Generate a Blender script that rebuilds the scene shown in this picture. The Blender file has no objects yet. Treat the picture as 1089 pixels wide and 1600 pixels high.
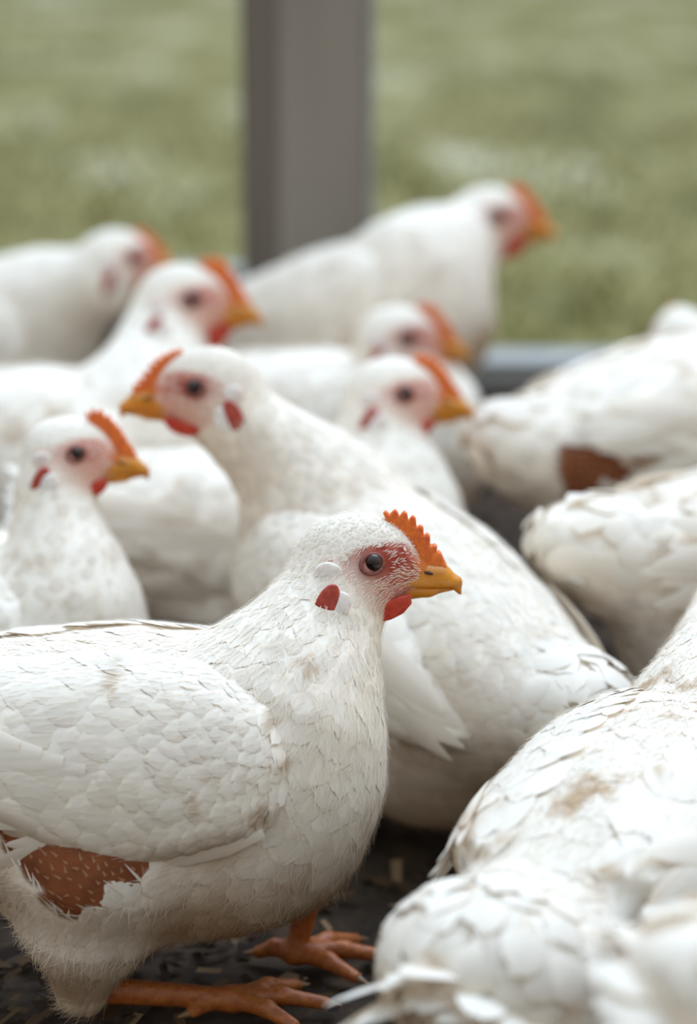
import bpy, math, random
import numpy as np
from mathutils import Matrix, Vector, kdtree

# ------------------------------------------------------------------ camera, light, exposure
S = bpy.context.scene
COL = S.collection
F_PX = 3778.0                       # 85 mm on a 36 mm tall frame of 1600 px
CAM_H, PITCH = 0.70, math.radians(15.0)
cd = bpy.data.cameras.new('camera'); cam = bpy.data.objects.new('camera', cd); COL.objects.link(cam)
cd.sensor_fit = 'VERTICAL'; cd.sensor_height = 36.0; cd.sensor_width = 24.5; cd.lens = 85.0
cam.location = (0, 0, CAM_H); cam.rotation_euler = (math.pi/2 - PITCH, 0, 0)
cd.clip_start = 0.02; cd.clip_end = 200
cd.dof.use_dof = True; cd.dof.focus_distance = 1.47; cd.dof.aperture_fstop = 2.9
S.camera = cam

W = bpy.data.worlds.new('overcast_sky'); S.world = W; W.use_nodes = True
nt = W.node_tree; nt.nodes.clear()
out = nt.nodes.new('ShaderNodeOutputWorld'); bg = nt.nodes.new('ShaderNodeBackground')
tc = nt.nodes.new('ShaderNodeTexCoord'); sx = nt.nodes.new('ShaderNodeSeparateXYZ')
rp = nt.nodes.new('ShaderNodeValToRGB')
rp.color_ramp.elements[0].position = 0.0; rp.color_ramp.elements[0].color = (0.50, 0.375, 0.235, 1)
e_ = rp.color_ramp.elements.new(0.38); e_.color = (0.44, 0.455, 0.45, 1)
rp.color_ramp.elements[-1].position = 1.0; rp.color_ramp.elements[-1].color = (0.70, 0.98, 1.29, 1)
nt.links.new(tc.outputs['Generated'], sx.inputs[0]); nt.links.new(sx.outputs['Z'], rp.inputs[0])
nt.links.new(rp.outputs[0], bg.inputs[0]); nt.links.new(bg.outputs[0], out.inputs[0])
bg.inputs[1].default_value = 1.0
sd = bpy.data.lights.new('veiled_sun', 'SUN'); so = bpy.data.objects.new('veiled_sun', sd); COL.objects.link(so)
sd.energy = 1.9; sd.angle = math.radians(50); sd.color = (0.84, 1.0, 1.27)
so.rotation_euler = (math.radians(-24), math.radians(14), 0)
S.view_settings.view_transform = 'Standard'; S.view_settings.look = 'None'
S.view_settings.gamma = 1.0; S.view_settings.use_curve_mapping = False
S.view_settings.exposure = 0.53
try:
    S.cycles.use_denoising = True
    S.cycles.max_bounces = 8; S.cycles.diffuse_bounces = 5; S.cycles.transparent_max_bounces = 6
except Exception: pass

SP, CP = math.sin(PITCH), math.cos(PITCH)
def pix(px, py, dc):
    """world point seen at a pixel, dc metres along the lens axis"""
    fx, fy = (px-544.5)/F_PX, -(py-800)/F_PX
    return np.array([fx*dc, dc*(CP + fy*SP), CAM_H + dc*(-SP + fy*CP)])
def at_height(px, dc, z):
    fy = (SP - (CAM_H - z)/dc)/CP
    return np.array([(px-544.5)/F_PX*dc, dc*(CP + fy*SP), z])

# ------------------------------------------------------------------ materials
def mat(name, col, rough=0.6, **kw):
    m = bpy.data.materials.new(name); m.use_nodes = True
    p = m.node_tree.nodes['Principled BSDF']
    p.inputs['Base Color'].default_value = (*col, 1); p.inputs['Roughness'].default_value = rough
    if 'sss' in kw:
        p.inputs['Subsurface Weight'].default_value = kw['sss']
        p.inputs['Subsurface Radius'].default_value = kw.get('rad', (1, .3, .15))
        p.inputs['Subsurface Scale'].default_value = kw.get('scale', .006)
    if 'spec' in kw: p.inputs['Specular IOR Level'].default_value = kw['spec']
    if 'coat' in kw: p.inputs['Coat Weight'].default_value = kw['coat']
    if 'metal' in kw: p.inputs['Metallic'].default_value = kw['metal']
    return m
def noise_col(m, scale, stops, detail=4, rough=.6, coord='Object', stretch=None, bump=None):
    n = m.node_tree; p = n.nodes['Principled BSDF']
    t = n.nodes.new('ShaderNodeTexCoord'); mp = n.nodes.new('ShaderNodeMapping')
    if stretch: mp.inputs['Scale'].default_value = stretch
    ns = n.nodes.new('ShaderNodeTexNoise'); ns.inputs['Scale'].default_value = scale
    ns.inputs['Detail'].default_value = detail; ns.inputs['Roughness'].default_value = rough
    r = n.nodes.new('ShaderNodeValToRGB'); r.color_ramp.elements.remove(r.color_ramp.elements[1])
    for i, (pos, c) in enumerate(stops):
        e = r.color_ramp.elements[0] if i == 0 else r.color_ramp.elements.new(pos)
        e.position = pos; e.color = (*c, 1)
    n.links.new(t.outputs[coord], mp.inputs[0]); n.links.new(mp.outputs[0], ns.inputs[0])
    n.links.new(ns.outputs['Fac'], r.inputs[0]); n.links.new(r.outputs[0], p.inputs['Base Color'])
    if bump:
        b = n.nodes.new('ShaderNodeBump'); b.inputs['Strength'].default_value = bump[0]; b.inputs['Distance'].default_value = bump[1]
        n.links.new(ns.outputs['Fac'], b.inputs['Height']); n.links.new(b.outputs[0], p.inputs['Normal'])
    return m
def attr_mat(name, rough, transl=0.0, sss=0.0, bump=None):
    m = mat(name, (1, 1, 1), rough, spec=.25)
    n = m.node_tree; p = n.nodes['Principled BSDF']
    a = n.nodes.new('ShaderNodeAttribute'); a.attribute_name = 'Col'
    n.links.new(a.outputs['Color'], p.inputs['Base Color'])
    if sss:
        p.inputs['Subsurface Weight'].default_value = sss; p.inputs['Subsurface Scale'].default_value = .004
        p.inputs['Subsurface Radius'].default_value = (1, .5, .3)
    if bump:
        ns = n.nodes.new('ShaderNodeTexNoise'); ns.inputs['Scale'].default_value = bump[0]
        t = n.nodes.new('ShaderNodeTexCoord'); n.links.new(t.outputs['Object'], ns.inputs[0])
        b = n.nodes.new('ShaderNodeBump'); b.inputs['Strength'].default_value = bump[1]; b.inputs['Distance'].default_value = .001
        n.links.new(ns.outputs['Fac'], b.inputs['Height']); n.links.new(b.outputs[0], p.inputs['Normal'])
    if transl:
        tr = n.nodes.new('ShaderNodeBsdfTranslucent'); mx = n.nodes.new('ShaderNodeMixShader'); mx.inputs[0].default_value = transl
        n.links.new(a.outputs['Color'], tr.inputs[0]); n.links.new(p.outputs[0], mx.inputs[1]); n.links.new(tr.outputs[0], mx.inputs[2])
        n.links.new(mx.outputs[0], n.nodes['Material Output'].inputs[0])
    return m
M_FEATHER = attr_mat('white_feather', .75, transl=.22)
M_BODY = attr_mat('hen_skin_and_down', .7, bump=(420, .35))
M_COMB = noise_col(mat('orange_red_comb', (.62, .1, .02), .45, sss=.35, rad=(1, .25, .08)), 260, [(.3, (.58, .090, .012)), (.7, (.84, .215, .022))], bump=(.25, .0006))
M_WATTLE = noise_col(mat('red_wattle_skin', (.5, .03, .01), .42, sss=.3, rad=(1, .2, .1)), 240, [(.3, (.40, .020, .008)), (.7, (.60, .055, .014))], bump=(.25, .0006))
M_REDLOBE = noise_col(mat('dark_red_ear_skin', (.35, .03, .02), .5, sss=.2), 220, [(.3, (.30, .022, .010)), (.7, (.50, .08, .05))])
M_WHITELOBE = noise_col(mat('pale_ear_skin', (.85, .78, .72), .5, sss=.3), 180, [(.3, (.70, .58, .52)), (.6, (.90, .85, .80))])
M_BEAK = noise_col(mat('yellow_horn_beak', (.6, .24, .02), .34, sss=.15, rad=(1, .5, .1)), 120, [(.3, (.48, .165, .008)), (.7, (.72, .270, .016))], stretch=(.35, 1, 1))
M_NOSTRIL = mat('nostril_dark', (.05, .015, .006), .7)
M_EYE = attr_mat('glossy_eye', .06); M_EYE.node_tree.nodes['Principled BSDF'].inputs['Coat Weight'].default_value = .25
M_LID = noise_col(mat('eyelid_skin', (.4, .14, .1), .5), 500, [(.3, (.13, .026, .016)), (.7, (.27, .070, .042))])
M_LEG = noise_col(mat('orange_scaly_leg', (.55, .2, .05), .5), 190, [(.3, (.26, .060, .011)), (.7, (.44, .135, .026))], bump=(.6, .0015))
M_CLAW = mat('claw_horn', (.2, .11, .05), .4)

# ------------------------------------------------------------------ generic mesh helpers
def mesh_from(name, V, Q, material, parent=None, col=None, smooth=True, tri=None, nor=None):
    me = bpy.data.meshes.new(name)
    V = np.asarray(V, dtype=np.float32)
    me.vertices.add(len(V)); me.vertices.foreach_set('co', V.ravel())
    Q = np.asarray(Q, dtype=np.int32) if Q is not None and len(Q) else np.zeros((0, 4), np.int32)
    T = np.asarray(tri, dtype=np.int32) if tri is not None and len(tri) else np.zeros((0, 3), np.int32)
    loops = np.concatenate([Q.ravel(), T.ravel()])
    me.loops.add(len(loops)); me.loops.foreach_set('vertex_index', loops)
    tot = np.concatenate([np.full(len(Q), 4), np.full(len(T), 3)]).astype(np.int32)
    me.polygons.add(len(tot)); st = np.concatenate([[0], np.cumsum(tot)[:-1]]).astype(np.int32)
    me.polygons.foreach_set('loop_start', st)
    try: me.polygons.foreach_set('loop_total', tot)
    except Exception: pass
    me.polygons.foreach_set('use_smooth', np.full(len(tot), smooth))
    me.update(calc_edges=True)
    if col is not None:
        a = me.color_attributes.new('Col', 'FLOAT_COLOR', 'POINT')
        a.data.foreach_set('color', np.concatenate([np.asarray(col, np.float32), np.ones((len(V), 1), np.float32)], 1).ravel())
    me.materials.append(material)
    if nor is not None and len(me.vertices) == len(nor): me.normals_split_custom_set_from_vertices(np.asarray(nor, np.float32))
    o = bpy.data.objects.new(name, me); COL.objects.link(o)
    if parent: o.parent = parent
    return o
def box_bm(V, Q, c, r, rot=0.0, bev=0.0):
    """append a box (optionally chamfered on its vertical edges)"""
    b = len(V); cr, sr = math.cos(rot), math.sin(rot)
    if bev > 0:
        pl = [(-r[0]+bev, -r[1]), (r[0]-bev, -r[1]), (r[0], -r[1]+bev), (r[0], r[1]-bev), (r[0]-bev, r[1]), (-r[0]+bev, r[1]), (-r[0], r[1]-bev), (-r[0], -r[1]+bev)]
    else: pl = [(-r[0], -r[1]), (r[0], -r[1]), (r[0], r[1]), (-r[0], r[1])]
    n = len(pl)
    for z in (-r[2], r[2]):
        for x, y in pl: V.append((c[0]+x*cr-y*sr, c[1]+x*sr+y*cr, c[2]+z))
    fs = [tuple(b+i for i in range(n-1, -1, -1)), tuple(b+n+i for i in range(n))]
    for i in range(n):
        j = (i+1) % n; fs.append((b+i, b+j, b+n+j, b+n+i))
    Q.extend(fs)
def poly_obj(name, V, Fc, m, parent=None, smooth=False):
    me = bpy.data.meshes.new(name); me.from_pydata([tuple(v) for v in V], [], [tuple(f) for f in Fc]); me.update()
    me.materials.append(m); o = bpy.data.objects.new(name, me); COL.objects.link(o)
    if smooth: me.polygons.foreach_set('use_smooth', [True]*len(me.polygons))
    if parent: o.parent = parent
    return o
def empty(name, loc=(0, 0, 0), rz=0.0, sc=1.0):
    o = bpy.data.objects.new(name, None); COL.objects.link(o)
    o.location = loc; o.rotation_euler = (0, 0, rz); o.scale = (sc,)*3; o.empty_display_size = .05
    return o
def tag(o, **k):
    for a, b in k.items(): o[a] = b
    return o

# ------------------------------------------------------------------ signed distance modelling
def ellip(P, c, r, ry=0.0):
    q = P - np.asarray(c)
    if ry:
        c_, s_ = math.cos(ry), math.sin(ry); x = q[:, 0]*c_ - q[:, 2]*s_; z = q[:, 0]*s_ + q[:, 2]*c_
        q = np.stack([x, q[:, 1], z], 1)
    r = np.asarray(r); a = np.linalg.norm(q/r, axis=1); b = np.linalg.norm(q/(r*r), axis=1) + 1e-9
    return a*(a-1.0)/b
def cone(P, a, b, ra, rb):
    a = np.asarray(a, float); b = np.asarray(b, float); d = b-a
    t = np.clip(((P-a)@d)/max(d@d, 1e-12), 0, 1)
    return np.linalg.norm(P-a-t[:, None]*d, axis=1) - (ra + (rb-ra)*t)
def smin(a, b, k):
    h = np.clip(.5 + .5*(b-a)/k, 0, 1)
    return b + (a-b)*h - k*h*(1-h)
def smax(a, b, k): return -smin(-a, -b, k)
def poly_sdf(x, z, poly):
    poly = np.asarray(poly, float); d = np.full(len(x), 1e9); s = np.ones(len(x))
    n = len(poly); j = n-1
    for i in range(n):
        ex, ez = poly[j]-poly[i]; wx = x-poly[i][0]; wz = z-poly[i][1]
        t = np.clip((wx*ex+wz*ez)/(ex*ex+ez*ez), 0, 1)
        d = np.minimum(d, (wx-ex*t)**2 + (wz-ez*t)**2)
        c1 = z >= poly[i][1]; c2 = z < poly[j][1]; c3 = ex*wz > ez*wx
        fl = (c1 & c2 & c3) | (~c1 & ~c2 & ~c3)
        s = np.where(fl, -s, s); j = i
    return s*np.sqrt(d)
def grad(f, P, e=8e-4):
    g = np.stack([f(P+np.array(v)*e) - f(P-np.array(v)*e) for v in np.eye(3)], 1)
    return g/(np.linalg.norm(g, axis=1, keepdims=True) + 1e-9)
def surface(f, lo, hi, h, chunk=400000):
    """surface nets: quads on f = 0"""
    lo = np.asarray(lo, float); n = np.ceil((np.asarray(hi)-lo)/h).astype(int)+1
    ax = [lo[i]+h*np.arange(n[i]) for i in range(3)]
    G = np.stack(np.meshgrid(*ax, indexing='ij'), -1).reshape(-1, 3)
    # coarse first: evaluate only near the surface
    val = np.empty(len(G))
    for s in range(0, len(G), chunk): val[s:s+chunk] = f(G[s:s+chunk])
    val = val.reshape(n); ins = val < 0
    cnt = np.zeros(n-1, int)
    for dx in (0, 1):
        for dy in (0, 1):
            for dz in (0, 1): cnt += ins[dx:n[0]-1+dx, dy:n[1]-1+dy, dz:n[2]-1+dz]
    act = (cnt > 0) & (cnt < 8); idx = np.full(n-1, -1); I = np.argwhere(act); idx[act] = np.arange(len(I))
    acc = np.zeros((len(I), 3)); num = np.zeros(len(I))
    cs = [(a, b, c) for a in (0, 1) for b in (0, 1) for c in (0, 1)]
    for a in cs:
        for b in cs:
            if a < b and sum(abs(a[i]-b[i]) for i in range(3)) == 1:
                va = val[I[:, 0]+a[0], I[:, 1]+a[1], I[:, 2]+a[2]]; vb = val[I[:, 0]+b[0], I[:, 1]+b[1], I[:, 2]+b[2]]
                m = (va < 0) != (vb < 0); t = np.where(m, va/(va-vb+1e-30), 0)
                acc += np.where(m[:, None], np.array(a)+t[:, None]*(np.array(b)-np.array(a)), 0); num += m
    V = lo + h*(I + acc/num[:, None])
    Q = []
    for d in range(3):
        u, v = (d+1) % 3, (d+2) % 3
        s0 = [slice(None)]*3; s1 = [slice(None)]*3; s0[d] = slice(0, n[d]-1); s1[d] = slice(1, n[d])
        e = np.argwhere(ins[tuple(s0)] != ins[tuple(s1)])
        e = e[(e[:, u] > 0) & (e[:, v] > 0) & (e[:, u] < n[u]-1) & (e[:, v] < n[v]-1)]
        if not len(e): continue
        fl = ins[tuple(e.T)]
        def ce(du, dv):
            q = e.copy(); q[:, u] -= du; q[:, v] -= dv; return idx[tuple(q.T)]
        q = np.stack([ce(1, 1), ce(0, 1), ce(0, 0), ce(1, 0)], 1)
        q[~fl] = q[~fl][:, ::-1]; Q.append(q)
    Q = np.concatenate(Q)
    for _ in range(2):
        g = grad(f, V, h*.3); V = V - np.clip(f(V), -h, h)[:, None]*g*.9
    return V, Q
def value_noise(P, scale, seed=0):
    P = P*scale; i = np.floor(P).astype(np.int64); t = P-i; t = t*t*(3-2*t); r = 0
    for dx in (0, 1):
        for dy in (0, 1):
            for dz in (0, 1):
                h = (i[:, 0]+dx)*374761393 + (i[:, 1]+dy)*668265263 + (i[:, 2]+dz)*2147483647 + seed*1274126177
                h = (h ^ (h >> 13))*1274126177; h = ((h ^ (h >> 16)) & 0xffffff)/float(0xffffff)
                w = (t[:, 0] if dx else 1-t[:, 0])*(t[:, 1] if dy else 1-t[:, 1])*(t[:, 2] if dz else 1-t[:, 2])
                r = r + h*w
    return r
def sstep(a, b, x):
    t = np.clip((x-a)/(b-a), 0, 1); return t*t*(3-2*t)

# ------------------------------------------------------------------ feathers
T_PROF = np.array([0, .22, .46, .68, .86, 1.0]); W_PROF = np.array([.30, .78, 1.0, .98, .74, .22])
def feathers(rng, base, dirs, nrm, L, Wd, f, lift0, lift1, col, fine, camber=.10, rag=.16):
    """many vanes that lie along the surface f=0, tips raised; one vertex/quad block"""
    n = len(base)
    if n == 0: return np.zeros((0, 3)), np.zeros((0, 4), int), np.zeros((0, 3)), np.zeros((0, 3))
    nw = 7 if fine else 3
    side = np.cross(nrm, dirs); v = np.linspace(-1, 1, nw); t = T_PROF if fine else T_PROF[[0, 2, 3, 4, 5]]
    w = W_PROF if fine else W_PROF[[0, 2, 3, 4, 5]]; nt_ = len(t)
    ragm = 1 - rag*rng.random((n, nw)) * (np.abs(v)*.6+.4)
    tt = t[None, :, None]*np.where(t[None, :, None] > .6, ragm[:, None, :], 1.0)
    bend = rng.normal(0, .10, n)
    P = (base[:, None, None, :] + dirs[:, None, None, :]*(tt*L[:, None, None])[..., None]
         + side[:, None, None, :]*((v[None, None, :]*w[None, :, None]*Wd[:, None, None]) + (bend[:, None]*L[:, None]*t[None, :]**2)[:, :, None])[..., None])
    P = P.reshape(-1, 3)
    h = (lift0[:, None, None] + (lift1-lift0)[:, None, None]*np.interp(tt, [0, .5, .8, 1], [0, .75, 1, .72]) - camber*Wd[:, None, None]*(v**2)[None, None, :]*(.35+.65*(1-t[None, :, None])))
    h = np.broadcast_to(h, (n, nt_, nw)).reshape(-1)
    for _ in range(2):
        g = grad(f, P); P = P - (f(P)-h)[:, None]*g
    k = np.arange(n)[:, None, None]*(nt_*nw) + np.arange(nt_-1)[None, :, None]*nw + np.arange(nw-1)[None, None, :]
    Q = np.stack([k, k+nw, k+nw+1, k+1], -1).reshape(-1, 4)
    C = np.repeat(col, nt_*nw, axis=0)
    tilt = rng.normal(.06, .055, n)[:, None, None, None]
    NN = (g.reshape(n, nt_, nw, 3) - dirs[:, None, None, :]*tilt*(t[None, :, None, None]-.3)*2 + side[:, None, None, :]*(v[None, None, :, None]*.16)).reshape(-1, 3)
    NN /= np.linalg.norm(NN, axis=1, keepdims=True)
    # faint warm shaft
    sh = np.tile(np.where(np.abs(v) < .05, .97, 1.0)[None, None, :], (n, nt_, 1)).reshape(-1, 1) if fine else 1.0
    return P, Q, C*sh, NN
def strands(rng, base, dirs, nrm, L, rise, wd, col):
    """down barbs: thin tapered slivers"""
    n = len(base)
    if n == 0: return np.zeros((0, 3)), np.zeros((0, 4), int), np.zeros((0, 3)), np.zeros((0, 3))
    side = np.cross(nrm, dirs); t = np.array([0, .5, 1.0]); ww = np.array([1, .8, .15])
    cur = rng.normal(0, .15, n)
    P = (base[:, None, None, :] + dirs[:, None, None, :]*(t[None, :, None]*L[:, None, None])[..., None]
         + nrm[:, None, None, :]*((t**1.2)[None, :, None]*rise[:, None, None])[..., None]
         + side[:, None, None, :]*((np.array([-1, 1])[None, None, :]*ww[None, :, None]*wd) + (cur[:, None]*L[:, None]*t[None, :]**2)[:, :, None])[..., None]).reshape(-1, 3)
    k = np.arange(n)[:, None]*6 + np.array([0, 2])[None, :]
    Q = np.stack([k, k+2, k+3, k+1], -1).reshape(-1, 4)
    return P, Q, np.repeat(col, 6, axis=0), np.repeat(nrm, 6, axis=0)
def join(*parts):
    V, Q, C, N, b = [], [], [], [], 0
    for p, q, c, n in parts:
        if len(p) == 0: continue
        V.append(p); Q.append(q+b); C.append(c); N.append(n); b += len(p)
    return np.concatenate(V), np.concatenate(Q), np.concatenate(C), np.concatenate(N)
def scatter(rng, V, Q, radius, over=5.0, keep=None):
    """evenly spaced points on a quad mesh, spacing given by radius(P)"""
    A, B, C, D = (V[Q[:, i]] for i in range(4))
    ar = .5*np.linalg.norm(np.cross(C-A, D-B), axis=1); ctr = (A+B+C+D)/4
    if keep is not None: ar = ar*keep(ctr)
    r = radius(ctr); want = ar/(r*r*.7); N = int(want.sum()*over)
    if N < 4: return np.zeros((0, 3))
    pr = want/want.sum(); fi = rng.choice(len(Q), N, p=pr)
    u = rng.random((N, 1)); v = rng.random((N, 1))
    P = (A[fi]*(1-u)+B[fi]*u)*(1-v) + (D[fi]*(1-u)+C[fi]*u)*v
    R = radius(P); kd = kdtree.KDTree(N)
    for i in range(N): kd.insert(P[i], i)
    kd.balance(); dead = bytearray(N); sel = []
    for i in range(N):
        if dead[i]: continue
        sel.append(i)
        for _, j, _d in kd.find_range(P[i], R[i]): dead[j] = 1
    return P[sel]

# ------------------------------------------------------------------ the hen
WING_POLY = [(.090, .222), (.098, .190), (.094, .163), (.076, .147), (.045, .137), (.005, .128), (-.035, .138), (-.085, .163), (-.140, .190), (-.150, .208), (-.120, .222), (-.07, .238), (0, .243), (.05, .238)]
def make_hen(label, eye, eye_side, hyaw, root, yaw, s=1.0, lift=0.0, tpitch=0.0, hpitch=0.0, detail=0, seed=1,
             feet=((.02, .052), (.02, -.052)), hock=None, patches=(), patch_poly=None, neck_r=1.0, dirt=.3, comb_h=1.0, wattle_h=1.0,
             tail=1.0, tail_up=0.0, fat=1.0, wing_drop=0.0, face_red=.5, extra=(), thigh_r=1.0, tail_r=1.0, tail_len=.050, stains=(), group='white hens crowded in the pen'):
    rng = np.random.default_rng(seed)
    R0 = at_height(root[0], root[1], .16*s); yawr = math.radians(yaw)
    loc = np.array([R0[0], R0[1], 0.0])
    hen = empty('hen', loc, yawr, s); tag(hen, label=label, category='hen', group=group)
    cy, sy = math.cos(yawr), math.sin(yawr)
    Rw = np.array([[cy, -sy, 0], [sy, cy, 0], [0, 0, 1.0]])           # local -> world rotation
    # head frame (columns x fwd, y left, z up) in hen-local axes
    ha = math.radians(hyaw-yaw); hp = math.radians(hpitch)
    Rz = np.array([[math.cos(ha), -math.sin(ha), 0], [math.sin(ha), math.cos(ha), 0], [0, 0, 1.0]])
    Ry = np.array([[math.cos(hp), 0, math.sin(hp)], [0, 1, 0], [-math.sin(hp), 0, math.cos(hp)]])
    RH = Rz@Ry
    HO = Rw.T@(pix(*eye)-loc)/s - RH@np.array([0, eye_side*.0185, 0])
    H = lambda x, y, z: HO + RH@np.array([x, y, z])
    toH = lambda P: (P-HO)@RH
    tp = math.radians(tpitch); ct, st_ = math.cos(tp), math.sin(tp); PV = np.array([0, 0, .158])
    RT = np.array([[ct, 0, st_], [0, 1, 0], [-st_, 0, ct]])           # +pitch = front down
    Tw = lambda x, y, z: RT@(np.array([x, y, z])-PV)+PV+np.array([0, 0, lift])
    toT = lambda P: (P-PV-np.array([0, 0, lift]))@RT+PV
    # neck curve
    n0, n3 = Tw(.085, 0, .175), H(-.017, 0, -.012)
    dist = np.linalg.norm(n3-n0)
    n1 = n0 + RT@np.array([.35, 0, .85])*dist*.42; n2 = n3 + (RH@np.array([-.38, 0, -.70]))*dist*.36
    NK = [n0*(1-t)**3+3*n1*t*(1-t)**2+3*n2*t*t*(1-t)+n3*t**3 for t in np.linspace(0, 1, 6)]
    NR = np.array([.060, .049, .041, .034, .029, .0265])*np.array([1, neck_r, neck_r, neck_r, neck_r, .5+.5*neck_r])
    if hock is None: hock = [(fx-.035, fy*.95) for fx, fy in feet]
    hk = [np.array([h[0], h[1], (h[2] if len(h) > 2 else max(.030, .062+lift*.8))]) for h in hock]
    def f_head(P):
        q = toH(P)
        d = ellip(q, (-.010, 0, -.003), (.036, .0192, .0285))
        d = smin(d, ellip(q, (-.006, 0, -.020), (.024, .0168, .0195)), .010)
        d = smin(d, cone(q, (.008, 0, -.007), (.034, 0, -.014), .0150, .0085), .012)
        return d
    def f_trunk(P):
        q = toT(P); q = q/np.array([1, fat, 1])
        d = ellip(q, (-.005, 0, .158), (.150, .083, .086))
        d = smin(d, ellip(q, (.078, 0, .150), (.074, .073, .079)), .03)
        d = smin(d, ellip(q, (-.105, 0, .168+tail_up*.3), (.082, .066, .064), .12), .03)
        d = smin(d, ellip(q, (-.172*tail, 0, .190+tail_up), (.060*tail, .046*tail_r, .036*tail_r), .42), .03)
        return d
    def f_body(P):
        d = f_trunk(P)
        for c_, r_ in extra: d = smin(d, ellip(toT(P), c_, r_), .03)
        for i, (fx, fy) in enumerate(feet):
            sgn = 1 if fy > 0 else -1
            th = Tw(-.012+.25*hk[i][0], sgn*.046, .115)
            d = smin(d, cone(P, th, th*.45+hk[i]*.55+np.array([0, 0, .012]), .052, .030*thigh_r), .025)
            d = smin(d, cone(P, th*.5+hk[i]*.5, hk[i], .031*thigh_r, .0135*thigh_r), .012)
        for i in range(5): d = smin(d, cone(P, NK[i], NK[i+1], NR[i], NR[i+1]), .028 if i < 2 else .012)
        return smin(d, f_head(P), .014)
    h = (.004, .0032, .0024)[detail]
    pts = np.array(NK+[HO, Tw(-.24, 0, .22+tail_up), Tw(.16, 0, .06), *hk]); lo = pts.min(0)-.065; hi = pts.max(0)+.065
    lo[1] = min(lo[1], -.105*fat); hi[1] = max(hi[1], .105*fat); lo[2] = min(lo[2], .02)
    V, Q = surface(f_body, lo, hi, h)
    # ---- regions
    PATH = np.array([H(.03, 0, -.005), H(-.015, 0, .0)] + [NK[i] for i in (4, 3, 2, 1, 0)] + [Tw(.03, 0, .150), Tw(-.09, 0, .17), Tw(-.16*tail, 0, .19+tail_up), Tw(-.26*tail, 0, .23+1.3*tail_up)])
    SEG = PATH[1:]-PATH[:-1]; SEGN = SEG/np.linalg.norm(SEG, axis=1, keepdims=True)
    def flow(P, nr):
        ds = []
        for a, d in zip(PATH[:-1], SEG):
            t = np.clip(((P-a)@d)/(d@d), 0, 1); ds.append(np.linalg.norm(P-a-t[:, None]*d, axis=1))
        ds = np.array(ds); w = np.exp(-(ds-ds.min(0))/.012)
        D = (w[:, :, None]*SEGN[:, None, :]).sum(0)
        q = toT(P)
        dn = sstep(.03, .06, np.abs(q[:, 1]))*sstep(.15, .09, q[:, 2])*(1-neckness(P))
        D = D*(1-.75*dn)[:, None] + np.array([-.25, 0, -1])*dn[:, None]
        fr = sstep(.05, .11, q[:, 0])*(1-neckness(P)); D[:, 2] -= .8*fr
        D = D - (D*nr).sum(1, keepdims=True)*nr
        return D/(np.linalg.norm(D, axis=1, keepdims=True)+1e-9)
    def neckness(P):
        d = np.full(len(P), 1e9)
        for i in range(1, 5): d = np.minimum(d, cone(P, NK[i], NK[i+1], NR[i], NR[i+1]))
        d = np.minimum(d, f_head(P)); return sstep(.02, -.004, d)
    def headness(P): return sstep(.016, .0, f_head(P))
    def face(P):
        q = toH(P); m = headness(P)
        a = 1-sstep(.80, 1.08, np.sqrt(((q[:, 0]-.006)/.030)**2 + ((q[:, 2]+.002)/.0145)**2))
        b = 1-sstep(.80, 1.06, np.sqrt(((q[:, 0]-.010)/.026)**2 + ((q[:, 2]+.019)/.016)**2))
        c = sstep(.020, .030, q[:, 0])*sstep(.020, .0, q[:, 2])
        e = 1-sstep(.85, 1.05, np.minimum(np.sqrt(((q[:, 0]+.0262)/.0098)**2 + ((q[:, 2]+.0045)/.0084)**2), np.sqrt(((q[:, 0]+.0235)/.0105)**2 + ((q[:, 2]+.021)/.0130)**2)))
        a = np.maximum(a, e)
        sidew = sstep(.004, .010, np.abs(q[:, 1]))
        return np.maximum(np.maximum(a, b)*sidew, c)*m
    def bare(P):
        m = np.zeros(len(P))
        for c, r in patches:
            c = Tw(*c); n_ = value_noise(P, 70, 5)*.35+.82
            m = np.maximum(m, 1-sstep(.85, 1.05, np.linalg.norm((P-c)/np.asarray(r), axis=1)/n_))
        if patch_poly is not None:
            q = toT(P); d = poly_sdf(q[:, 0], q[:, 2], patch_poly) + (value_noise(P, 110, 3)-.5)*.012
            m = np.maximum(m, sstep(.002, -.004, d)*(q[:, 1] < -.01))
        return m
    WHITE = np.array([.90, .805, .675])
    SKIN = np.array([.21, .060, .020]); FACE_D = np.array([.30, .034, .016]); FACE_L = np.array([.80, .44, .34])*(1-face_red*.75)+np.array([.48, .085, .045])*face_red*.75
    def dirty(P, C):  # random soil and stains, plus warm shade painted on the underside and breast
        n1_ = value_noise(P, 32, seed)*.55+value_noise(P, 110, seed+3)*.30+value_noise(P, 420, seed+5)*.15
        m = sstep(.62, .82, n1_)*min(1.0, dirt*1.5)*(1-.7*neckness(P))
        q = toT(P); und_soil_shade = sstep(.15, .08, q[:, 2])*(1-neckness(P))*value_noise(P, 26, seed+9)*.75+.55*sstep(.185, .12, q[:, 2])*sstep(-.02, .06, q[:, 0])*sstep(.35, .75, value_noise(P, 34, seed+13))*(1-.6*neckness(P))*(.5+.5*dirt)  # belly and breast tan: real soil, strengthened to paint in warm shade
        m = np.clip(m*(1-headness(P))+und_soil_shade, 0, .85)
        for sx_, sz_, sr_ in stains:
            dd = np.sqrt((q[:, 0]-sx_)**2 + (q[:, 2]-sz_)**2*.6)/(sr_*.8) + (value_noise(P, 300, 21)-.5)*1.2
            m = np.maximum(m, sstep(1.0, .5, dd)*(q[:, 1] < 0)*.55)
        return C*(1-m[:, None]) + np.array([.52, .33, .165])*m[:, None]
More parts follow.
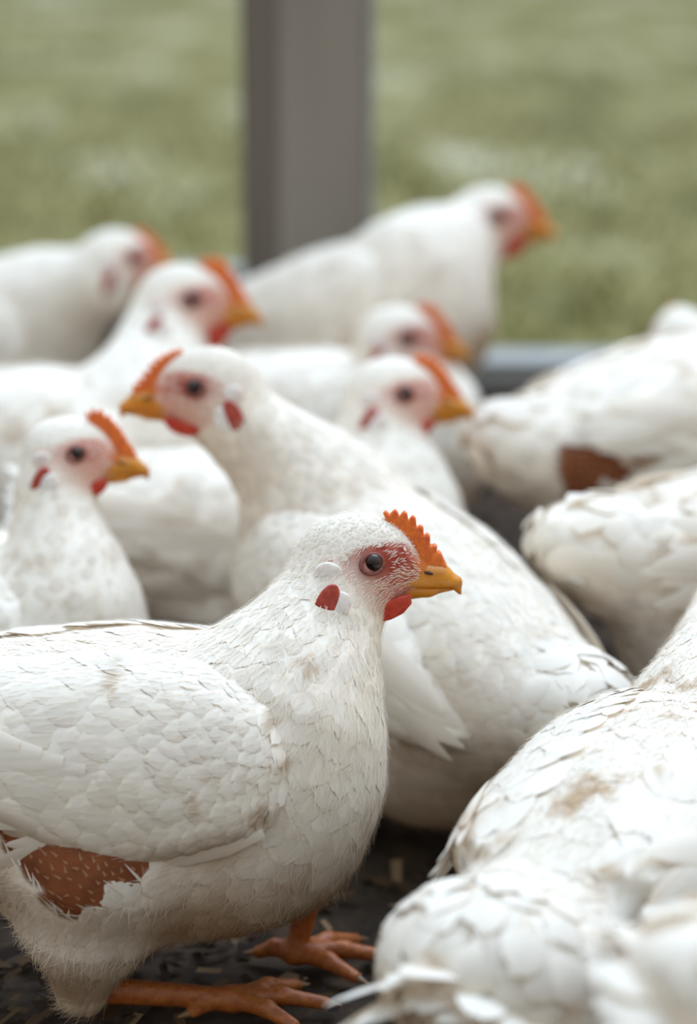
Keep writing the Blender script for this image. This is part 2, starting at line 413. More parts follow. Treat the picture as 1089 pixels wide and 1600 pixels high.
    def body_cols(P):
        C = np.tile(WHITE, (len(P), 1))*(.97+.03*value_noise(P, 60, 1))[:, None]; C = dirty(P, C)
        b = bare(P)[:, None]; nn = value_noise(P, 160, 7)[:, None]
        C = C*(1-b) + b*(SKIN*(.70+.6*nn))
        q = toH(P); er = np.exp(-((q[:, 0]-.002)**2/.018**2 + (q[:, 2]-.0)**2/.0095**2))
        sp = value_noise(P, 420, 11)
        mixd = np.clip(er*1.0*(.4+face_red) + .60*face_red*sstep(.45, .7, sp) + .7*sstep(.022, .034, q[:, 0]), 0, 1)[:, None]
        fc = FACE_L*(1-mixd)+FACE_D*mixd; fr_ = sstep(.022, .031, q[:, 0])[:, None]; fc = fc*(1-fr_)+np.array([.58, .15, .025])*fr_
        m = face(P)[:, None]
        return C*(1-m)+fc*m
    body = mesh_from('body', V, Q, M_BODY, hen, body_cols(V))
    # ---- wings (slab that hugs the trunk)
    WP = np.array(WING_POLY); WP[:, 1] -= wing_drop*np.clip(.12-WP[:, 0], 0, 1)
    WING_Y = np.array([1, fat, 1])
    def f_wing(P, sg):
        q = toT(P); d0 = f_trunk(P)
        reg = poly_sdf(q[:, 0], q[:, 2], WP)
        d = smax(d0-.0125, reg*.9, .016)
        d = smax(d, .018-sg*q[:, 1], .01)
        return np.maximum(d, -(d0+.012))
    wings = []
    for sg in (1, -1):
        lo_ = pts.min(0); hi_ = pts.max(0)
        a = Tw(-.16, 0, .12); b = Tw(.11, 0, .26); c = Tw(-.16, 0, .26); d = Tw(.11, 0, .10); bb = np.array([a, b, c, d])
        lw = bb.min(0)-.015; hw = bb.max(0)+.02
        lw[1], hw[1] = (0.0, .12*fat) if sg > 0 else (-.12*fat, 0.0)
        fw = lambda P, sg=sg: f_wing(P, sg)
        wv, wq = surface(fw, lw, hw, .0042 if detail < 2 else .0034)
        wings.append((sg, wv, wq, fw))
    f_all = lambda P: np.minimum(f_body(P), np.minimum(f_wing(P, 1), f_wing(P, -1)))
    fine = detail >= 1
    dens = (1.0, .80, .62)[detail]
    # ---- body plumage
    def size(P):
        nk = neckness(P); hd = headness(P)
        L = .028*(1-nk)+.018*nk; L = L*(1-hd)+.0062*hd+.014*tailness(P)
        return L
    TC = Tw(-.20*tail, 0, .195+tail_up)
    def tailness(P): return sstep(.085, .04, np.linalg.norm((P-TC), axis=1))
    def not_here(P):
        m = (1-face(P))*(1-bare(P)); m *= (f_wing(P, 1) > -.001) & (f_wing(P, -1) > -.001)
        for i in range(2): m *= np.linalg.norm(P-hk[i], axis=1) > .016
        return m > .5
    sp = scatter(rng, V, Q, lambda P: size(P)*.46*dens + (headness(P)*.0010 if detail < 2 else 0), keep=lambda P: not_here(P).astype(float))
    sp = sp[not_here(sp)]; nr = grad(f_body, sp); L = size(sp)*rng.uniform(.85, 1.2, len(sp)); nk = neckness(sp); hd = headness(sp)
    D = flow(sp, nr); sd_ = np.cross(nr, D); an = (rng.normal(0, 1, len(sp))*(.16+.20*tailness(sp)))[:, None]; D = D*np.cos(an)+sd_*np.sin(an)
    Wd = L*(.40*(1-nk)+.22*nk)*(1-.35*tailness(sp))
    C = WHITE*(rng.uniform(.95, 1.04, (len(sp), 1)))
    l1 = (.0009*(1-nk)+.0004*nk)*(1-hd)+.0002*hd; l1 = (l1+.0042*tailness(sp))*rng.uniform(.4, 1.7, len(sp))
    parts = [feathers(rng, sp-nr*.0008, D, nr, L, Wd, f_body, np.full(len(sp), -.0010), l1, C, fine)]
    # down: fuzz that softens the outline
    nf = (.0085, .0046, .0030)[detail]
    fz = scatter(rng, V, Q, lambda P: nf*(1-.45*headness(P)), over=3, keep=lambda P: ((1-bare(P))*(1-face(P)) > .5).astype(float))
    nr = grad(f_body, fz); D = flow(fz, nr); sd_ = np.cross(nr, D); an = rng.normal(0, .45, len(fz))[:, None]; D = D*np.cos(an)+sd_*np.sin(an)
    q = toT(fz); fl = (1-neckness(fz)); low = sstep(.15, .10, q[:, 2])*fl
    Lf = (.005+.006*fl+.001*low)*(1-.6*headness(fz))*rng.uniform(.7, 1.3, len(fz))
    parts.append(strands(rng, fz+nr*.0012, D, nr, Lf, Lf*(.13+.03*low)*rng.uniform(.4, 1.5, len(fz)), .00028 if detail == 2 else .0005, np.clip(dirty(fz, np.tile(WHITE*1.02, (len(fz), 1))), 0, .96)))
    # white bristles on the bare face, quills on bare skin
    if detail >= 1 or face_red > 0:
        fb = scatter(rng, V, Q, lambda P: np.full(len(P), .00125 if detail == 2 else .0026), over=3, keep=lambda P: (face(P) > .4).astype(float))
        if len(fb):
            qh = toH(fb); keep = (qh[:, 0] < .030) & ((qh[:, 0]/.0125)**2+(qh[:, 2]/.0095)**2 > 1) & (rng.random(len(fb)) < np.where(qh[:, 2] < -.007, .90, .38))
            fb = fb[keep]; nr = grad(f_body, fb); D = flow(fb, nr); sd_ = np.cross(nr, D)
            an = (rng.normal(0, .10, len(fb))+np.where(toH(fb)[:, 2] > 0, -.3, .3)*np.sign(toH(fb)[:, 1]))[:, None]; D = D*np.cos(an)+sd_*np.sin(an)
            Lb = rng.uniform(.0030, .0055, len(fb))
            parts.append(strands(rng, fb, D, nr, Lb, Lb*.22, .00026 if detail == 2 else .0005, np.tile(WHITE*1.04, (len(fb), 1))))
    if patch_poly is not None or patches:
        pf = scatter(rng, V, Q, lambda P: np.full(len(P), .0048), over=3, keep=lambda P: ((bare(P) > .12) & (f_wing(P, -1) > .004)).astype(float))
        if len(pf):
            nr = grad(f_body, pf); b = bare(pf); D = flow(pf, nr); D = D*-.2+np.array([-.5, 0, .35]); sd_ = np.cross(nr, D); an = rng.normal(0, .35, len(pf))[:, None]
            D = D*np.cos(an)+sd_*np.sin(an); D -= (D*nr).sum(1, keepdims=True)*nr; D /= np.linalg.norm(D, axis=1, keepdims=True)
            Lq = np.where(b < .97, .015, .0040)*rng.uniform(.7, 1.4, len(pf))
            parts.append(strands(rng, pf, D, nr, Lq, Lq*.22, .0009, np.where(b[:, None] < .97, WHITE[None], np.array([[.42, .22, .11]]))))
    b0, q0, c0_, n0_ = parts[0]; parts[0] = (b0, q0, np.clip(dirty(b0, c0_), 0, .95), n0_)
    pv, pq, pc, pn = join(*parts)
    tag(mesh_from('plumage', pv, pq, M_FEATHER, hen, pc, nor=pn), kind='stuff')
    # ---- wing feathers
    for sg, wv, wq, fw in wings:
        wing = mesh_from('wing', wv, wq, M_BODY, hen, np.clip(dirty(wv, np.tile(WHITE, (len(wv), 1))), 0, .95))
        def wflow(P, nr):
            q = toT(P); lowm = sstep(.20, .14, q[:, 2])
            sl = np.where(q[:, 0] > .03, -.32, np.where(q[:, 0] > -.03, -.05, .30))*lowm + (1-lowm)*(-.08)
            fx = sstep(.06, .095, q[:, 0]); D = np.stack([-np.ones(len(P)), np.zeros(len(P)), sl-.5*fx], 1)@RT.T
            D -= (D*nr).sum(1, keepdims=True)*nr
            return D/(np.linalg.norm(D, axis=1, keepdims=True)+1e-9)
        def wsize(P):
            q = toT(P); return .017+.022*sstep(.09, -.05, q[:, 0])
        out_ = lambda P: (f_trunk(P) > .004).astype(float)
        ws = scatter(rng, wv, wq, lambda P: wsize(P)*.40*dens, keep=out_)
        nr = grad(fw, ws); D = wflow(ws, nr); sd_ = np.cross(nr, D); an = rng.normal(0, .10, len(ws))[:, None]; D = D*np.cos(an)+sd_*np.sin(an)
        L = wsize(ws)*rng.uniform(.9, 1.25, len(ws)); C = WHITE*rng.uniform(.96, 1.04, (len(ws), 1))
        f_wb = lambda P, sg=sg: smin(f_wing(P, sg), f_trunk(P), .012)
        cp = [feathers(rng, ws-nr*.0008, D, nr, L, L*.30, f_wb, np.full(len(ws), -.0008), .0009*rng.uniform(.5, 1.6, len(ws)), C, fine, camber=.07)]
        if detail >= 1:
            fz = scatter(rng, wv, wq, lambda P: np.full(len(P), nf*1.3), over=3, keep=out_); nr = grad(fw, fz); D = wflow(fz, nr)
            Lf = rng.uniform(.005, .011, len(fz)); cp.append(strands(rng, fz+nr*.0015, D, nr, Lf, Lf*.14, .00028, np.tile(WHITE, (len(fz), 1))))
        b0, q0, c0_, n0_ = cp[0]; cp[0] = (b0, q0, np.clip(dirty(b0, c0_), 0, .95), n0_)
        cv, cq, cc, cn = join(*cp)
        tag(mesh_from('wing_coverts', cv, cq, M_FEATHER, wing, cc, nor=cn), kind='stuff')
        # flight feathers, one object each, fanned along the lower and rear edge
        NF = 12; tips = np.array([(-.020, .118), (-.045, .124), (-.070, .134), (-.093, .145), (-.115, .156), (-.134, .167), (-.150, .178), (-.163, .189), (-.171, .200), (-.170, .211), (-.162, .221), (-.148, .229)])
        bases = np.array([(.086-.013*i, .150+.0052*i) for i in range(NF)]); tips[:, 1] -= wing_drop*np.clip(.12-tips[:, 0], 0, 1)
        for i in range(NF):
            ba, ti = bases[i], tips[i]
            b3 = Tw(ba[0], sg*.09*fat, ba[1]); d3 = RT@np.array([ti[0]-ba[0], 0, ti[1]-ba[1]]); Lf = np.linalg.norm(d3); d3 /= Lf
            g = grad(f_trunk, b3[None])[0]; b3 = b3 - g*(f_trunk(b3[None])[0]-.010); d3 -= g*(d3@g); d3 /= np.linalg.norm(d3)
            off = .0090+.0007*i
            p, q, c, nn_ = feathers(rng, b3[None], d3[None], g[None], np.array([Lf]), np.array([.0105]), f_trunk, np.array([off]), np.array([off-.002]),
                               WHITE[None]*rng.uniform(.96, 1.03), True, camber=.12, rag=.04)
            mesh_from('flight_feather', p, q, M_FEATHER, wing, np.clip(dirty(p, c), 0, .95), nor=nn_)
    # ---- tail: fanned feathers, one object each
    NT = 14
    for i in range(NT):
        a = (i/(NT-1)-.5)*2; layer = i % 2
        b3 = Tw(-.200*tail, .026*a*tail_r, .208+tail_up-.012*abs(a)-.006*layer); ang = a*.6
        d3 = RT@np.array([-math.cos(ang)*.85, math.sin(ang)*.9, .50-.50*abs(a)+tail_up*2-.2*layer]); d3 /= np.linalg.norm(d3)
        up = RT@np.array([.35, .55*a, 1.0]); up -= d3*(up@d3); up /= np.linalg.norm(up)
        c0 = b3.copy(); fpl = lambda P, c0=c0, up=up, d3=d3: (P-c0)@up + 2.0*((P-c0)@d3)**2
        p, q, c, nn_ = feathers(rng, b3[None], d3[None], up[None], np.array([tail_len*rng.uniform(.85, 1.1)]), np.array([.0135]), fpl, np.array([0.0]), np.array([.001]), WHITE[None]*rng.uniform(.95, 1.03), True, camber=.3, rag=.10)
        mesh_from('tail_feather', p, q, M_FEATHER, hen, np.clip(dirty(p, c), 0, .95), nor=nn_)
    # ---- head parts, in head axes
    def head_obj(name, P, Qd, m, parent=None, col=None, tri=None):
        return mesh_from(name, HO+np.asarray(P)@RH.T, Qd, m, parent or hen, col, tri=tri)
    fh = lambda q: f_body(HO+q@RH.T)
    def side_y(x, z, sg):
        lo_, hi_ = 0.0, .05
        for _ in range(22):
            m = .5*(lo_+hi_)
            if fh(np.array([[x, sg*m, z]]))[0] < 0: lo_ = m
            else: hi_ = m
        return sg*lo_
    hr = .0016 if detail == 2 else .0022
    def up_beak(q):                                                     # hooked upper mandible
        y = q[:, 1]
        d = cone(q, (.014, 0, -.0138), (.041, 0, -.0142), .0150, .0076)
        d = smin(d, cone(q, (.041, 0, -.0142), (.0508, 0, -.0182), .0074, .0040), .004)
        d = smin(d, cone(q, (.0508, 0, -.0182), (.0540, 0, -.0250), .0040, .0011), .003)
        cut = -.0185-.10*(q[:, 0]-.02)-q[:, 2]
        cut = np.where(q[:, 0] > .049, cut-(q[:, 0]-.049)*1.6, cut)
        d = smax(d, cut, .0015)
        return smax(d, np.abs(y)-.0165+.36*np.clip(q[:, 0]-.016, 0, .022), .002)
    v, q = surface(up_beak, (.004, -.019, -.032), (.060, .014, .003), hr*.6); ub = head_obj('upper_beak', v, q, M_BEAK)
    def low_beak(q):
        d = cone(q, (.010, 0, -.0195), (.034, 0, -.0215), .0118, .0060)
        d = smin(d, cone(q, (.034, 0, -.0215), (.049, 0, -.0218), .0052, .0016), .003)
        return smax(d, q[:, 2]+.0186+.10*(q[:, 0]-.02), .0012)
    v, q = surface(low_beak, (-.004, -.015, -.036), (.056, .015, -.010), hr*.6); head_obj('lower_beak', v, q, M_BEAK)
    for sg in (1, -1):
        f_n = lambda q, sg=sg: ellip(q, (.0345, sg*.0094, -.0095), (.0030, .0012, .0011), .25)
        v, q = surface(f_n, (.030, sg*.0094-.003, -.014), (.039, sg*.0094+.003, -.006), .0007); head_obj('nostril', v, q, M_NOSTRIL, ub)
    # comb: serrated blade
    bs = np.array([(.009, .0205), (.020, .0130), (.0265, .0085), (.0325, .0005), (.0400, -.0060), (.0440, -.0085)])
    tipz = [(.0075, .0275), (.0130, .0287), (.0190, .0276), (.0242, .0250), (.0288, .0195), (.0330, .0140), (.0368, .0080), (.0405, .0020)]
    outl = [tuple(bs[0])]
    bx = np.interp
    for i, (x, z) in enumerate(tipz):
        k = comb_h*rng.uniform(.92, 1.1); bz0 = np.interp(x, bs[:, 0], bs[:, 1]); nx_, nz_ = .35, .94
        hgt = (z-bz0)*k; tx, tz = x-.0025*(k-1)*3, bz0+hgt
        outl += [(tx-.0011, tz-.0012), (tx, tz), (tx+.0013, tz-.0016)]
        if i < len(tipz)-1:
            x2, z2 = tipz[i+1]; mx_, mz = (x+x2)/2, (z+z2)/2; bzm = np.interp(mx_, bs[:, 0], bs[:, 1]); outl.append((mx_-.0002, bzm+(mz-bzm)*k*.62))
    outl += [(.0425, -.0015), (.0452, -.0072), (.0440, -.0110), (.035, -.0090), (.026, .0010), (.016, .0105), (.009, .0160)]
    outl = np.array(outl); 
    f_c = lambda q: smax(poly_sdf(q[:, 0], q[:, 2], outl)-.0005, np.abs(q[:, 1])-.0024-.06*np.clip(.02-q[:, 2], 0, .03), .0012)
    v, q = surface(f_c, (.002, -.0075, -.016), (.051, .0075, .040*max(1, comb_h)), .0011 if detail == 2 else .0017); head_obj('comb', v, q, M_COMB)
    for sg in (1, -1):
        # wattle: hanging crescent
        WPOLY = np.array([(-.009, -.0325), (-.005, -.0380), (.002, -.0405), (.011, -.0392), (.019, -.0352), (.0245, -.0285), (.024, -.0220), (.016, -.0235), (.008, -.0265), (-.002, -.0295)])
        WPOLY = (WPOLY-np.array([.014, -.024]))*wattle_h+np.array([.014, -.024])
        f_w = lambda q, sg=sg: smax(poly_sdf(q[:, 0], q[:, 2], WPOLY)-.0008, np.abs(q[:, 1]-sg*(.0132+.26*(.020-q[:, 0])-.22*(-.03-q[:, 2])))-.0022, .0025)
        v, q = surface(f_w, (-.028, min(sg*.002, sg*.034), -.056), (.034, max(sg*.002, sg*.034), -.016), .0011 if detail == 2 else .0018); head_obj('wattle', v, q, M_WATTLE)
        def blob(name, x, z, r, m, ry=0.0, out=0.0):
            y = side_y(x, z, sg)+sg*out
            f_b = lambda q: ellip(q, (x, y, z), r, ry)
            rr = max(r)+.002; v, q = surface(f_b, (x-rr, y-rr, z-rr), (x+rr, y+rr, z+rr), .0011 if detail == 2 else .0018)
            if len(v): return head_obj(name, v, q, m)
        blob('ear_patch', -.0265, -.0045, (.0088, .0017, .0070), M_WHITELOBE, .15, .0000)
        blob('red_earlobe', -.0275, -.0205, (.0066, .0021, .0140), M_REDLOBE, .42, .0002)
        blob('white_earlobe', -.0200, -.0225, (.0072, .0020, .0104), M_WHITELOBE, .40, .0003)
        # eye: ball with iris and pupil, lid ring round it
        ye = side_y(0, 0, sg); R_e = .0064; cyb = ye-sg*.0038
        n1_, n2_ = 20, 28; th = np.linspace(0, math.pi*.62, n1_); ph = np.linspace(0, 2*math.pi, n2_, endpoint=False)
        v = np.array([(R_e*math.sin(t)*math.cos(p), sg*(R_e*math.cos(t)), R_e*math.sin(t)*math.sin(p)) for t in th for p in ph])+np.array([0, cyb, 0])
        q = np.array([(i*n2_+j, i*n2_+(j+1) % n2_, (i+1)*n2_+(j+1) % n2_, (i+1)*n2_+j) for i in range(n1_-1) for j in range(n2_)])
        if sg > 0: q = q[:, ::-1]
        c = np.array([(.004, .003, .003) if t < .50 else ((.035, .014, .008) if t < .80 else (.05, .028, .02)) for t in th for p in ph])
        eyeo = head_obj('eye', v, q, M_EYE, None, c)
        n1_, n2_ = 28, 8; v = []
        for i in range(n1_):
            a = 2*math.pi*i/n1_; rx, rz_ = .0067, .0057; cx, cz = rx*math.cos(a), rz_*math.sin(a)
            ys = side_y(cx*1.15, cz*1.15, sg)
            for j in range(n2_):
                b_ = 2*math.pi*j/n2_; k = 1+.0013*math.cos(b_)/.006
                v.append((cx*k, ys+sg*(.0006+.0013*math.sin(b_)), cz*k))
        q = np.array([(i*n2_+j, i*n2_+(j+1) % n2_, ((i+1) % n1_)*n2_+(j+1) % n2_, ((i+1) % n1_)*n2_+j) for i in range(n1_) for j in range(n2_)])
        head_obj('eyelid', v, q if sg < 0 else q[:, ::-1], M_LID, eyeo)
    # ---- legs
    for i, (fx, fy) in enumerate(feet):
        ank = np.array([fx, fy, .0105]); sgn = 1 if fy > 0 else -1; a0 = hk[i]
        toes = []
        for ang, ln in ((0.05, .058), (.62, .048), (-.62, .048), (math.pi-.35*sgn, .026)):
            e = ank+np.array([math.cos(ang)*ln, math.sin(ang)*ln, -.0045]); m = ank*.45+e*.55+np.array([0, 0, .0035]); toes.append((m, e, ang))
        def f_leg(P):
            d = cone(P, a0, ank, .0088, .0066)
            d = smin(d, ellip(P, a0, (.0105, .0098, .0115)), .006)
            d = smin(d, ellip(P, ank, (.0100, .0095, .0080)), .005)
            for m, e, _ in toes:
                d = smin(d, cone(P, ank, m, .0062, .0056), .004); d = smin(d, cone(P, m, e, .0056, .0042), .003)
            return d
        al = np.array([a0, ank]+[t[1] for t in toes])
        v, q = surface(f_leg, al.min(0)-.016, al.max(0)+.016, .0024 if detail == 2 else .0036)
        leg = mesh_from('leg', v, q, M_LEG, hen)
        for m, e, ang in toes:
            d2 = np.array([math.cos(ang), math.sin(ang), 0]); tip = e+d2*.013-np.array([0, 0, .0030])
            f_k = lambda P: cone(P, e, tip, .0034, .0006)
            v, q = surface(f_k, np.minimum(e, tip)-.006, np.maximum(e, tip)+.006, .0018); mesh_from('claw', v, q, M_CLAW, leg)
    return hen

# ------------------------------------------------------------------ setting
M_FLOOR = noise_col(mat('dark_litter', (.1, .07, .04), .95), 38, [(.30, (.018, .0095, .0042)), (.52, (.048, .026, .0105)), (.75, (.115, .066, .027))], detail=9, rough=.7, bump=(.8, .01))
M_FIELD = noise_col(mat('rough_pasture', (.2, .22, .06), .95), 2.0, [(.36, (.092, .077, .009)), (.46, (.150, .125, .024)), (.55, (.205, .172, .055)), (.66, (.43, .385, .24))], detail=7, rough=.62, stretch=(1.0, .45, 1), bump=(.6, .02))
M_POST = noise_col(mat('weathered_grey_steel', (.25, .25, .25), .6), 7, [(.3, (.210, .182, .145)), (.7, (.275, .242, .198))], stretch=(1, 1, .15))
M_RAIL = noise_col(mat('pale_galvanised_steel', (.5, .52, .55), .55), 9, [(.3, (.265, .255, .235)), (.7, (.34, .33, .305))])
M_FLANGE = noise_col(mat('dull_steel_edge', (.3, .3, .3), .55), 9, [(.3, (.26, .25, .235)), (.7, (.34, .33, .31))])
M_SIDE = noise_col(mat('shaded_side_brown', (.15, .12, .1), .7), 8, [(.3, (.130, .108, .084)), (.7, (.178, .150, .120))], stretch=(1, 1, .2))  # darker tone paints shade onto the left face of the post
M_CURB = noise_col(mat('grey_brown_board', (.15, .13, .12), .85), 14, [(.3, (.110, .098, .088)), (.7, (.190, .172, .155))], stretch=(.2, 1, 2), bump=(.4, .003))

def grid(name, x0, x1, y0, y1, nx, ny, zf, m):
    X, Y = np.meshgrid(np.linspace(x0, x1, nx), np.linspace(y0, y1, ny), indexing='ij'); P = np.stack([X.ravel(), Y.ravel(), np.zeros(nx*ny)], 1)
    P[:, 2] = zf(P); k = (np.arange(nx-1)[:, None]*ny+np.arange(ny-1)[None, :]).ravel()
    return mesh_from(name, P, np.stack([k, k+ny, k+ny+1, k+1], 1), m)
Y_R, Y_L = at_height(900, 2.98, .112)[1], at_height(200, 3.60, .115)[1]
zf_ = lambda P: (value_noise(P, 14, 2)-.5)*.008-.004
tag(grid('floor', -6, -.02, Y_R+.03, Y_L+.02, 60, 12, zf_, M_FLOOR), kind='structure')
tag(grid('floor', -6, 6, -7, Y_R+.03, 180, 160, lambda P: (value_noise(P, 14, 2)-.5)*.008-.004, M_FLOOR), kind='structure')
tag(grid('ground', -30, 30, Y_R+.02, 70, 90, 160, lambda P: -.035+(value_noise(P, 1.3, 4)-.5)*.04, M_FIELD), kind='structure')

def curb(name, rail_name, xa, xb, y, z):
    V, Fq = [], []; box_bm(V, Fq, ((xa+xb)/2, y+.02, z/2-.022), ((xb-xa)/2, .016, z/2), 0, .003)
    tag(poly_obj(name, V, Fq, M_CURB), kind='structure')
    V, Fq = [], []; c = ((xa+xb)/2, y+.02, z-.019)
    box_bm(V, Fq, c, ((xb-xa)/2, .042, .019), 0, .004)
    t = poly_obj(rail_name, V, Fq, M_RAIL); tag(t, kind='structure')
    bv = t.modifiers.new('bevel', 'BEVEL'); bv.width = .004; bv.segments = 2
    return t
xp0, xp1 = pix(375, 300, 2.93)[0], pix(580, 300, 2.93)[0]
curb('wall_right', 'trim_1', xp0+.06, 6, Y_R, .112)
curb('wall_left', 'trim_2', -6, xp0+.06, Y_L, .115)
V, Fq = [], []; box_bm(V, Fq, (xp0+.075, (Y_R+Y_L)/2+.02, .05), (.016, (Y_L-Y_R)/2-.03, .05)); tag(poly_obj('wall_corner', V, Fq, M_CURB), kind='structure')
# post: box column turned so that two faces show, with a folded edge flange
post = empty('post', ((xp0+xp1)/2, Y_R-.03, 0))
tag(post, label='tall wide grey steel post standing behind the hens', category='post')
rot = math.radians(27)
def local_box(name, c, r, m, par, bev=.003):
    V, Fq = [], []; box_bm(V, Fq, c, r, rot, bev); o = poly_obj(name, V, Fq, m, par); return o
cr, sr = math.cos(rot), math.sin(rot)
def rp_(x, y, z): return (x*cr-y*sr, x*sr+y*cr, z)
POST_W, POST_D = .057, .050
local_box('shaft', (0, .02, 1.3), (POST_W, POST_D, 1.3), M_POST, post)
fx, fy, _ = rp_(POST_W+.006, -POST_D+.004, 0)
tag(local_box('edge_flange', (fx, fy+.02, 1.3), (.005, .004, 1.3), M_FLANGE, post, .001), label='pale folded edge strip')
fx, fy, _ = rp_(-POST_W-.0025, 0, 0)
tag(local_box('shaded_side', (fx, fy+.02, 1.3), (.0025, POST_D-.004, 1.3), M_SIDE, post, .001), label='side face with its shade put in as darker brown')  # thin plate added so the left face looks less lit
fx, fy, _ = rp_(-POST_W-.002, POST_D-.004, 0)
tag(local_box('edge_flange', (fx, fy+.02, 1.3), (.003, .004, 1.3), M_FLANGE, post, .001), label='pale folded edge strip')
local_box('base_plate', (0, .02, .004), (.085, .07, .004), M_POST, post)

# grass of the pasture: blades
rng = np.random.default_rng(4)
N = 13000
yy = Y_R+.25+(rng.random(N)**1.8)*13; xx = (rng.random(N)-.5)*(.55*yy+1.6)
B = np.stack([xx, yy, np.full(N, -.04)], 1); B = B[~((B[:, 1] < Y_L+.2) & (B[:, 0] < xp0+.15))]; N = len(B)
hgt = rng.uniform(.010, .032, N); az = rng.uniform(0, 6.283, N); wd = rng.uniform(.003, .008, N)*(1+B[:, 1]*.12)
dx = np.stack([np.cos(az), np.sin(az), np.zeros(N)], 1); lean = np.stack([-np.sin(az), np.cos(az), np.zeros(N)], 1)*rng.uniform(.1, .7, N)[:, None]*hgt[:, None]
P = np.stack([B-dx*wd[:, None], B+dx*wd[:, None], B+dx*wd[:, None]*.7+lean*.4+np.array([0, 0, 1])*(hgt*.6)[:, None], B-dx*wd[:, None]*.7+lean*.4+np.array([0, 0, 1])*(hgt*.6)[:, None], B+lean+np.array([0, 0, 1])*hgt[:, None]], 1).reshape(-1, 3)
k = np.arange(N)*5
pn = value_noise(B, .9, 8)[:, None]; dry = (rng.random((N, 1))*.5+pn*.8 > .78)
gc = np.where(dry, np.array([.36, .30, .16]), np.array([.150, .124, .022]))*rng.uniform(.7, 1.3, (N, 1))
M_GRASS = attr_mat('grass_blades', .8, transl=.25)
tag(mesh_from('grass', P, np.stack([k, k+1, k+2, k+3], 1), M_GRASS, None, np.repeat(gc, 5, axis=0), tri=np.stack([k+3, k+2, k+4], 1)), kind='stuff', label='blurred green and straw coloured pasture grass beyond the curb', category='grass')
# litter chips and straw on the pen floor
N = 9000; B = np.stack([rng.uniform(-.75, .8, N), rng.uniform(1.0, 3.0, N), rng.uniform(.001, .006, N)], 1)
lg = rng.uniform(.003, .012, N); wd = lg*rng.uniform(.2, .6, N); az = rng.uniform(0, 6.28, N); tl = rng.normal(0, .35, N)
dx = np.stack([np.cos(az)*np.cos(tl), np.sin(az)*np.cos(tl), np.sin(tl)], 1); dy = np.stack([-np.sin(az), np.cos(az), rng.normal(0, .2, N)], 1)
P = np.stack([B-dx*lg[:, None]-dy*wd[:, None], B+dx*lg[:, None]-dy*wd[:, None], B+dx*lg[:, None]+dy*wd[:, None], B-dx*lg[:, None]+dy*wd[:, None]], 1).reshape(-1, 3)
k = np.arange(N)*4; r_ = rng.random((N, 1))
cc = np.where(r_ > .92, np.array([.20, .125, .065]), np.where(r_ > .5, np.array([.060, .032, .012]), np.array([.024, .0125, .0055])))*rng.uniform(.6, 1.3, (N, 1))
tag(mesh_from('litter', P, np.stack([k, k+1, k+2, k+3], 1), attr_mat('litter_chips', .9), None, np.repeat(cc, 4, axis=0), smooth=False), kind='stuff', label='dark brown crumbled litter on the pen floor', category='litter')

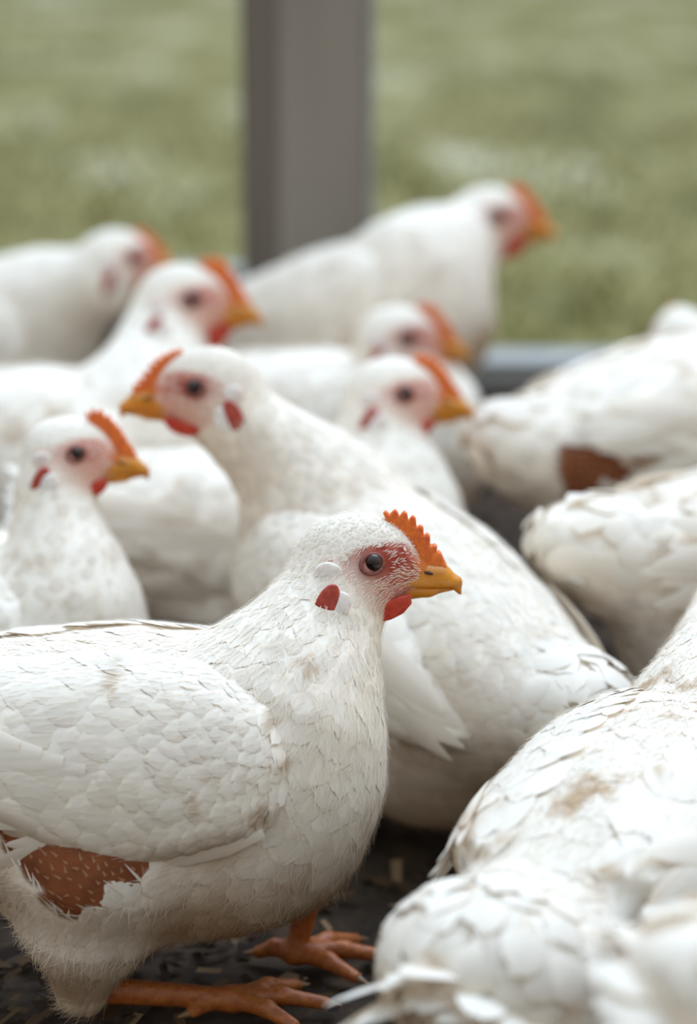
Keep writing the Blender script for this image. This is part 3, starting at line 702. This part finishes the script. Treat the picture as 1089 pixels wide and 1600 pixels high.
# ------------------------------------------------------------------ the flock
A_PATCH = [(-.125, .175), (-.100, .150), (-.074, .140), (-.055, .116), (-.028, .098), (-.004, .106), (.015, .122), (.050, .135), (.055, .165), (-.05, .19)]
HENS = [
 dict(label='large foreground hen in sharp focus, facing right, with rust bare patch under the wing', eye=(582, 878, 1.482), eye_side=-1, hyaw=-2, root=(205, 1.50), yaw=0, s=1.0, detail=2, seed=11, wattle_h=.9, neck_r=1.07,
      stains=((.111, .236, .008), (.089, .212, .006), (.099, .189, .006), (.083, .161, .009), (.105, .108, .012), (-.005, .235, .009), (.045, .17, .007)), feet=((.100, .050), (.062, -.018)), hock=((.112, .050, .062), (-.030, -.036, .026)), patch_poly=A_PATCH, face_red=1.0, dirt=.16, comb_h=.9, extra=(((.015, -.012, .112), (.115, .060, .058)),), thigh_r=1.25),
 dict(label='hen just behind the sharpest hen, neck stretched and head turned left', eye=(305, 605, 1.785), eye_side=1, hyaw=184, root=(622, 1.785), tpitch=-15, extra=(((-.03, 0, .098), (.11, .076, .066)),), yaw=126, s=1.03, detail=2, seed=12, wattle_h=.75, lift=-.004, dirt=.2, face_red=.45, comb_h=.55, neck_r=.98, wing_drop=.15),
 dict(label='small hen at the left edge with tall plain orange comb and breast turned to us', eye=(120, 708, 1.74), eye_side=-1, hyaw=-4, root=(-30, 1.80), yaw=-30, s=.90, wattle_h=.85, seed=13, comb_h=1.25, face_red=.15),
 dict(label='hen at left with large red comb and bright red hanging wattles', eye=(300, 467, 2.23), eye_side=-1, hyaw=-4, root=(48, 2.23), yaw=-4, s=1.14, seed=14, wattle_h=1.45, neck_r=1.1, comb_h=1.3, face_red=.2, lift=-.022),
 dict(label='farthest hen at upper left, head turned away so the beak tip barely shows', eye=(205, 402, 2.62), eye_side=-1, hyaw=24, root=(-100, 2.68), yaw=6, s=1.10, seed=15, neck_r=1.25, wattle_h=.6, comb_h=.6, face_red=.4),
 dict(label='tallest hen at the back standing upright in front of the green field', eye=(778, 337, 2.63), eye_side=-1, hyaw=-14, root=(545, 2.69), yaw=-30, tail=.85, s=1.12, seed=16, wattle_h=1.2, comb_h=1.05, face_red=.3, lift=.020, tpitch=-20, neck_r=1.15),
 dict(label='upper of the two hens with overlapping heads near the middle, facing right', eye=(637, 527, 2.36), eye_side=-1, hyaw=-4, root=(500, 2.42), yaw=-6, s=1.08, wattle_h=.85, seed=17, tail=.75, lift=-.03, face_red=.3),
 dict(label='lower of the two hens with overlapping heads near the middle, facing right', eye=(632, 615, 2.00), eye_side=-1, hyaw=-4, root=(428, 2.03), yaw=-2, s=1.04, wattle_h=.85, seed=18, tail=.85, lift=-.020, face_red=.15),
 dict(label='hen at right seen from its fluffy rump with a rust bare patch', eye=(1420, 480, 2.2), eye_side=-1, hyaw=20, root=(1135, 2.17), yaw=24, s=1.12, seed=19, tail_len=.018, tail_up=-0.02, lift=.026, tpitch=-3, patches=(((-.150, -.060, .165), (.035, .03, .045)),), dirt=.4),
 dict(label='round white hen cut by the right edge at the back near the pale rail', eye=(1088, 520, 2.5), eye_side=-1, hyaw=100, root=(1400, 2.55), yaw=168, lift=-.035, s=1.15, seed=20, comb_h=.4, neck_r=1.3),
 dict(label='white hen at middle right, head out of view, just below the rust patched rump', eye=(1600, 700, 1.86), eye_side=-1, hyaw=-5, root=(1348, 1.845), yaw=6, s=1.10, seed=21, tail_len=.018, extra=(((-.085, 0, .105), (.09, .072, .068)),), lift=.014, tpitch=-8, dirt=.35),
 dict(label='foreground hen at lower right seen from behind, dirty tail towards us', eye=(1230, 900, 1.60), eye_side=-1, hyaw=25, root=(1030, 1.425), yaw=60, s=1.0, detail=2, seed=22, tail_len=0.062, tail_r=1.35, tail_up=-0.025, lift=-0.022, dirt=.6, tail=1.2, patches=(((-.155, -.055, .160), (.04, .03, .05)),)),
 dict(label='blurred hen cut off by the bottom right corner, nearest to us', eye=(2050, 1100, 1.07), eye_side=-1, hyaw=0, root=(1800, 1.06), yaw=-4, s=1.0, seed=23, lift=.028, dirt=.6),
]
import sys, time
for hd_ in HENS:
    t0 = time.time(); make_hen(**hd_); print('hen', hd_['seed'], round(time.time()-t0, 1))
